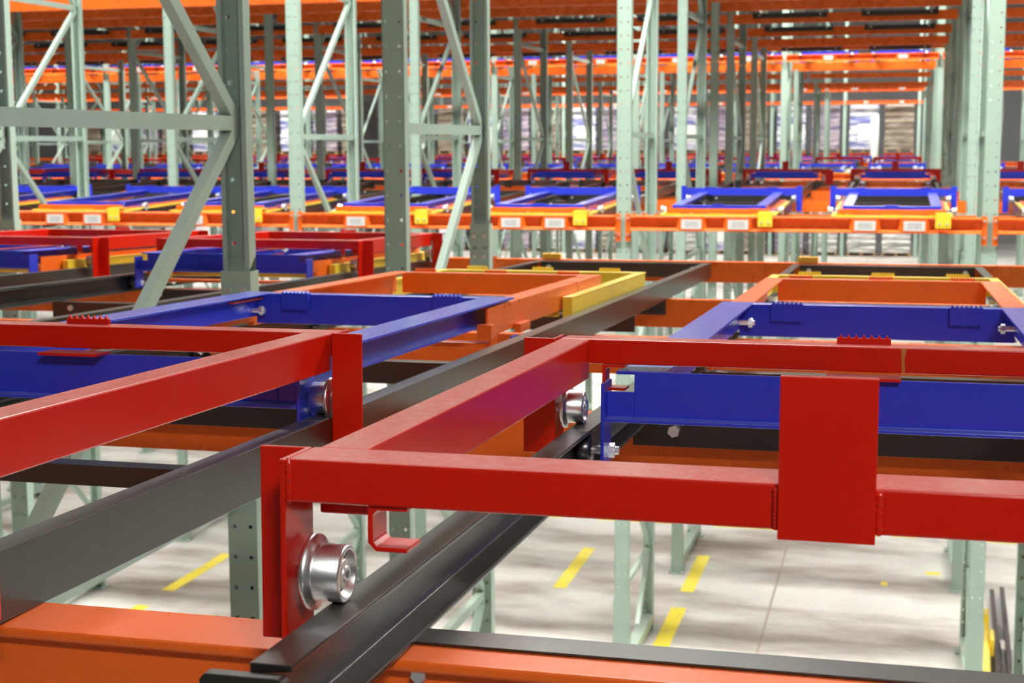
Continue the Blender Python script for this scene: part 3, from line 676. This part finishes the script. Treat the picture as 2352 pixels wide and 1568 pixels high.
def at_lane(rk, cx, y, dz=0.0): return (cx, y, railz(rk, y) + dz)
CM = {}
def put(kind, label, rk, cx, y, dz=0.0):
    rz = 0 if RACKS[rk]['d'] > 0 else math.pi; loc = at_lane(rk, cx, y, dz)
    fn = {'red': cart_red, 'redplain': lambda a, b, c: cart_red(a, b, c, plate=False), 'blue': cart_blue, 'orange': cart_orange, 'yellow': cart_yellow, 'bluetop': cart_bluetop, 'of': cart_orange_far, 'yf': cart_yellow_far}[kind]
    if kind in CM: return dup(CM[kind], loc, label, rx=RX, rz=rz)
    CM[kind] = fn(label, loc, rz); return CM[kind]
def lw(k, side): return '%s lane, %s' % (side, bay_words(k))
put('red', 'large red cart nearest the camera with upright stop plate and steel rollers', 'N', -0.045, 1.13)
near = [o for o in bpy.data.objects if o.name == 'rear_beam' and o.parent and o.parent.name == 'red_cart'][0]
obj('paint_run', MB().raw([(.054, 1.0195, .1255), (.062, 1.0195, .1255), (.0590, 1.0195, .112), (.0605, 1.0195, .0925), (.056, 1.0195, .0925), (.055, 1.0195, .112)] + [(.054, 1.0205, .1255), (.062, 1.0205, .1255), (.0590, 1.0205, .112), (.0605, 1.0205, .0925), (.056, 1.0205, .0925), (.055, 1.0205, .112)],
    [(0, 1, 2, 5), (5, 2, 3, 4), (6, 7, 8, 11), (11, 8, 9, 10), (0, 1, 7, 6), (1, 2, 8, 7), (2, 3, 9, 8), (3, 4, 10, 9), (4, 5, 11, 10), (5, 0, 6, 11)]), 'run', near, label='thin ochre paint run')
put('red', 'red cart at left foreground, its near end out of the picture', 'N', -1.262, 1.112)
for side, cx in (('right', -0.045), ('left', -1.235)):
    put('blue', 'blue cart just behind the big red cart, %s' % lw(0, side), 'N', cx, 2.13)
    put('orange', 'orange cart standing beyond the blue one, %s' % lw(0, side), 'N', cx, 3.28)
    put('yellow', 'yellow cart farthest along the nearest rack, %s' % lw(0, side), 'N', cx, 4.05)
for k, side, cx in lanes(-2, -1):
    put('redplain', 'red cart topmost of nest, nearest rack, %s' % lw(k, side), 'N', cx, 5.74)
    put('blue', 'blue cart under the red, nearest rack, %s' % lw(k, side), 'N', cx, 5.40)
    put('orange', 'orange cart under the blue, nearest rack, %s' % lw(k, side), 'N', cx, 5.50, -.02)
    put('yellow', 'yellow cart lowest of nest, nearest rack, %s' % lw(k, side), 'N', cx, 5.66, -.012)
for k, side, cx in lanes(-3, 0) + [(1, 'left', 1.265)]:
    put('bluetop', 'blue cart with raised back bar, second rack, %s' % lw(k, side), 'F', cx, 12.38)
    put('of', 'orange cart under the blue, second rack, %s' % lw(k, side), 'F', cx, 12.19)
    put('yf', 'yellow cart lowest of three, second rack, %s' % lw(k, side), 'F', cx, 12.16)
for k, side, cx in lanes(-5, 0) + [(1, 'left', 1.265)]:
    put('red', 'distant red cart, third rack, %s' % lw(k, side), 'N2', cx, 17.2)
    put('blue', 'distant blue cart below the red one, third rack, %s' % lw(k, side), 'N2', cx, 17.0, .012)
for k, side, cx in lanes(-6, 0) + [(1, 'left', 1.265)]:
    put('bluetop', 'distant blue cart, fourth rack, %s' % lw(k, side), 'F2', cx, 27.4)
    put('yf', 'distant yellow cart under the blue, fourth rack, %s' % lw(k, side), 'F2', cx, 27.3)
    put('bluetop', 'high blue cart, fourth rack upper level, %s' % lw(k, side), 'F2', cx, 27.4, UP)
    put('yf', 'high yellow cart, fourth rack upper level, %s' % lw(k, side), 'F2', cx, 27.3, UP)
for k, side, cx in lanes(-7, 0):
    put('red', 'far red cart, fifth rack, %s' % lw(k, side), 'N3', cx, 32.3)
    put('bluetop', 'far blue cart with back bar, sixth rack, %s' % lw(k, side), 'F3', cx, 42.4)
    put('yf', 'far yellow cart, sixth rack upper level, %s' % lw(k, side), 'F3', cx, 42.3, UP)
for k, side, cx in lanes(-12, 0):
    put('red', 'farthest red cart, last rack, %s' % lw(k, side), 'F4', cx, 55.4)

# ------------------------------------------------------------------ small fittings of the front beams
LH = None
def label_holder(x, y, z, lab):
    global LH
    if LH is not None: dup(LH, (x, y, z), lab); return
    a = thing('label_holder', lab, 'label holder', (x, y, z), 'orange label holders with barcode labels')
    mb = MB(); mb.box(-.08, .08, 0.0, .004, -.045, .045)
    for s in (-1, 1):
        p = [(s * .108, .030), (s * .08, 0.0), (s * .08, .004), (s * .108, .036)]; mb.prism(p, 'z', -.045, .045)
    obj('bracket', mb, 'beam', a); l = obj('label', MB().box(-.071, .071, -.0022, -.0002, -.033, .033), 'barcode', a, label='white barcode label'); LH = remember(a)
for k, side, cx in lanes(-3, 0) + [(1, 'left', 1.265)]:
    for dx, wd in ((-.174, 'left'), (.153, 'right')): label_holder(cx + dx, 10.612, -0.561, '%s barcode label holder, second rack, %s' % (wd, lw(k, side)))
for k, side, cx in lanes(-7, 0): label_holder(cx + .05, 25.71, -0.535 + UP, 'white label plate, fourth rack upper beam, %s' % lw(k, side))
for k, side, cx in lanes(-8, 0): label_holder(cx + .05, 40.70, -0.535 + UP, 'white label plate, sixth rack upper beam, %s' % lw(k, side))
for k, side, cx in lanes(-6, 0): label_holder(cx + .05, 54.15, -0.535 + UP, 'white label plate, last rack upper beam, %s' % lw(k, side))
ES = None
for k, side, cx in lanes(-3, 0):
    lab = 'yellow bolted stop bracket, second rack, %s' % lw(k, side); loc = (cx + .34, 10.60, -0.50)
    if ES is None:
        ES = thing('stop_bracket', lab, 'stop bracket', loc, 'yellow stop brackets on the front beam')
        obj('bent_plate', MB().prism([(0, -.075), (.005, -.075), (.005, .022), (.11, .022), (.11, .027), (0, .027)], 'x', -.05, .05), 'yellow', ES)
        for s in (-.025, .025): obj('bolt', MB().hexx((s, -.004, -.045), .009, .008, 'y'), 'zinc', ES)
        remember(ES)
    else: dup(ES, loc, lab)
SB = None
for k, side, cx in lanes(-1, 0):
    o = obj('stop_block', MB().box(-.045, .045, -.012, .012, 0, .026), 'amber', bevel=.002); o.location = (cx - .345, 6.95, -0.5365 + H)
    tag(o, 'amber block on nearest front beam, %s' % lw(k, side), 'stop block', 'amber blocks on the front beam')
o = obj('sticker', MB().box(-.001, .001, -.05, .05, -.03, .03), 'white'); o.location = (-2.545 + HALF - .0355, 6.70, railz('N', 6.70) - .03 + H); tag(o, 'white sticker on a black rail end behind the brown-lit green post', 'sticker')

# ------------------------------------------------------------------ wrapped pallets in the last rack and on the floor
PL = {}
def pallet(kind, x, y, z, lab, h):
    key = kind
    if key in PL: dup(PL[key], (x, y, z), lab); return
    a = thing('pallet_load', lab, 'pallet load', (x, y, z), 'film wrapped pallet loads')
    p = MB()
    for i in range(6): p.box(-.5 + i * .18, -.5 + i * .18 + .10, -.55, .55, .11, .13)
    for i in (-.5, -.05, .4): p.box(i, i + .1, -.55, .55, .02, .11)
    for i in (-.55, -.05, .45): p.box(-.5, .5, i, i + .1, 0, .02)
    obj('pallet', p, 'wood', a)
    random.seed(hash(kind) % 97 if False else {'wrapA': 1, 'wrapB': 2, 'wrapC': 3, 'wrapD': 4}[kind]); ld = MB(); n = 7; zz = .131
    for i in range(n):
        hh = (h - .13) / n; e = random.uniform(-.015, .015); ld.box(-.49 - e, .49 + e, -.54 - e, .54 + e, zz, zz + hh - .012); zz += hh
    ld.box(-.475, .475, -.525, .525, .131, h - .02)
    obj('wrapped_goods', ld, kind, a, bevel=.02)
    if kind == 'wrapA': obj('paper_label', MB().box(-.2, .45, -.572, -.562, .45, 1.0), 'white', a, label='large white paper label')
    PL[key] = remember(a)
kinds = ['wrapA', 'wrapB', 'wrapD', 'wrapC']; cw = {'wrapA': 'blue and white', 'wrapB': 'dark brown', 'wrapC': 'pale grey', 'wrapD': 'mauve grey'}
for i, (k, side, cx) in enumerate(reversed(lanes(-12, 0))):
    kd = {0: 'wrapB', 1: 'wrapA'}.get(i, kinds[(i * 5 + i // 3) % 4]); pallet(kd, cx, 54.95, railz('F4', 55.4) + .13, '%s wrapped load, last rack, %s' % (cw[kd], lw(k, side)), 1.66)
    kd = {0: 'wrapC', 1: 'wrapC'}.get(i, kinds[(i * 3 + 1) % 4]); pallet(kd, cx, 54.95, -H, '%s wrapped load on floor, last rack, %s' % (cw[kd], lw(k, side)), 1.66)
o = obj('wrap_bundle', MB().lathe([(-.1, .02), (-.095, .10), (-.02, .13), (.75, .15), (1.35, .13), (1.42, .05), (1.45, .01)], (0, 0, 0), 16), 'white'); o.rotation_euler = (0, -math.pi / 2, 0); o.location = (-0.86, 53.6, H - .45)
tag(o, 'tall white wrapped bundle hanging between the two pallet loads in the middle bay', 'bundle')
o = obj('wrap_bundle', MB().lathe([(-.1, .02), (-.095, .10), (-.02, .13), (.75, .15), (1.35, .13), (1.42, .05), (1.45, .01)], (0, 0, 0), 16), 'white'); o.rotation_euler = (0, -math.pi / 2, 0); o.location = (2.05, 35.6, H - .15)
tag(o, 'tall white wrapped bundle seen at the right edge beside the green posts', 'bundle')

# building column and reach-truck parts
c0 = thing('building_column', 'charcoal building column seen at left between green posts', 'column', (-13.9, 38.9, -H))
obj('shaft', MB().box(-.32, .32, -.2, .2, 0, H + 6.3), 'grey', c0)
for z in (2.8, 3.75, 4.6, 5.35): obj('collar', MB().box(-.35, .35, -.23, .23, z, z + .06), 'grey', c0)
ft = thing('reach_truck', 'yellow reach truck carriage with two long black forks on the floor at lower right', 'truck', (0.80, 11.3, -H), rz=-0.04)
for x in (0.0, 0.085):
    mb = MB(); mb.prism([(-.55, .06), (.1, .05), (1.1 + x * 8, .045), (2.2 + x, .05), (2.2 + x, .065), (1.1, .13), (0.0, .17), (-.55, .17)], 'x', x - .019, x + .019)
    obj('fork', mb, 'darksteel', ft, bevel=.004)
mb = MB(); mb.prism([(-.55, .02), (.62, .02), (.70, .08), (.70, .30), (.62, .36), (.45, .36), (.40, .24), (-.55, .24)], 'x', -.125, -.055); mb.prism([(.05, .16), (.30, .16), (.34, .22), (.30, .30), (.05, .30)], 'x', -.055, -.022); obj('carriage', mb, 'yellow', ft, bevel=.012)
ft2 = obj('tool_box', MB().box(-.07, .07, -.10, .10, 0, .14), 'white', bevel=.01); ft2.location = (0.92, 11.75, 0); tag(ft2, 'small white box on the floor right of the black forks', 'box')
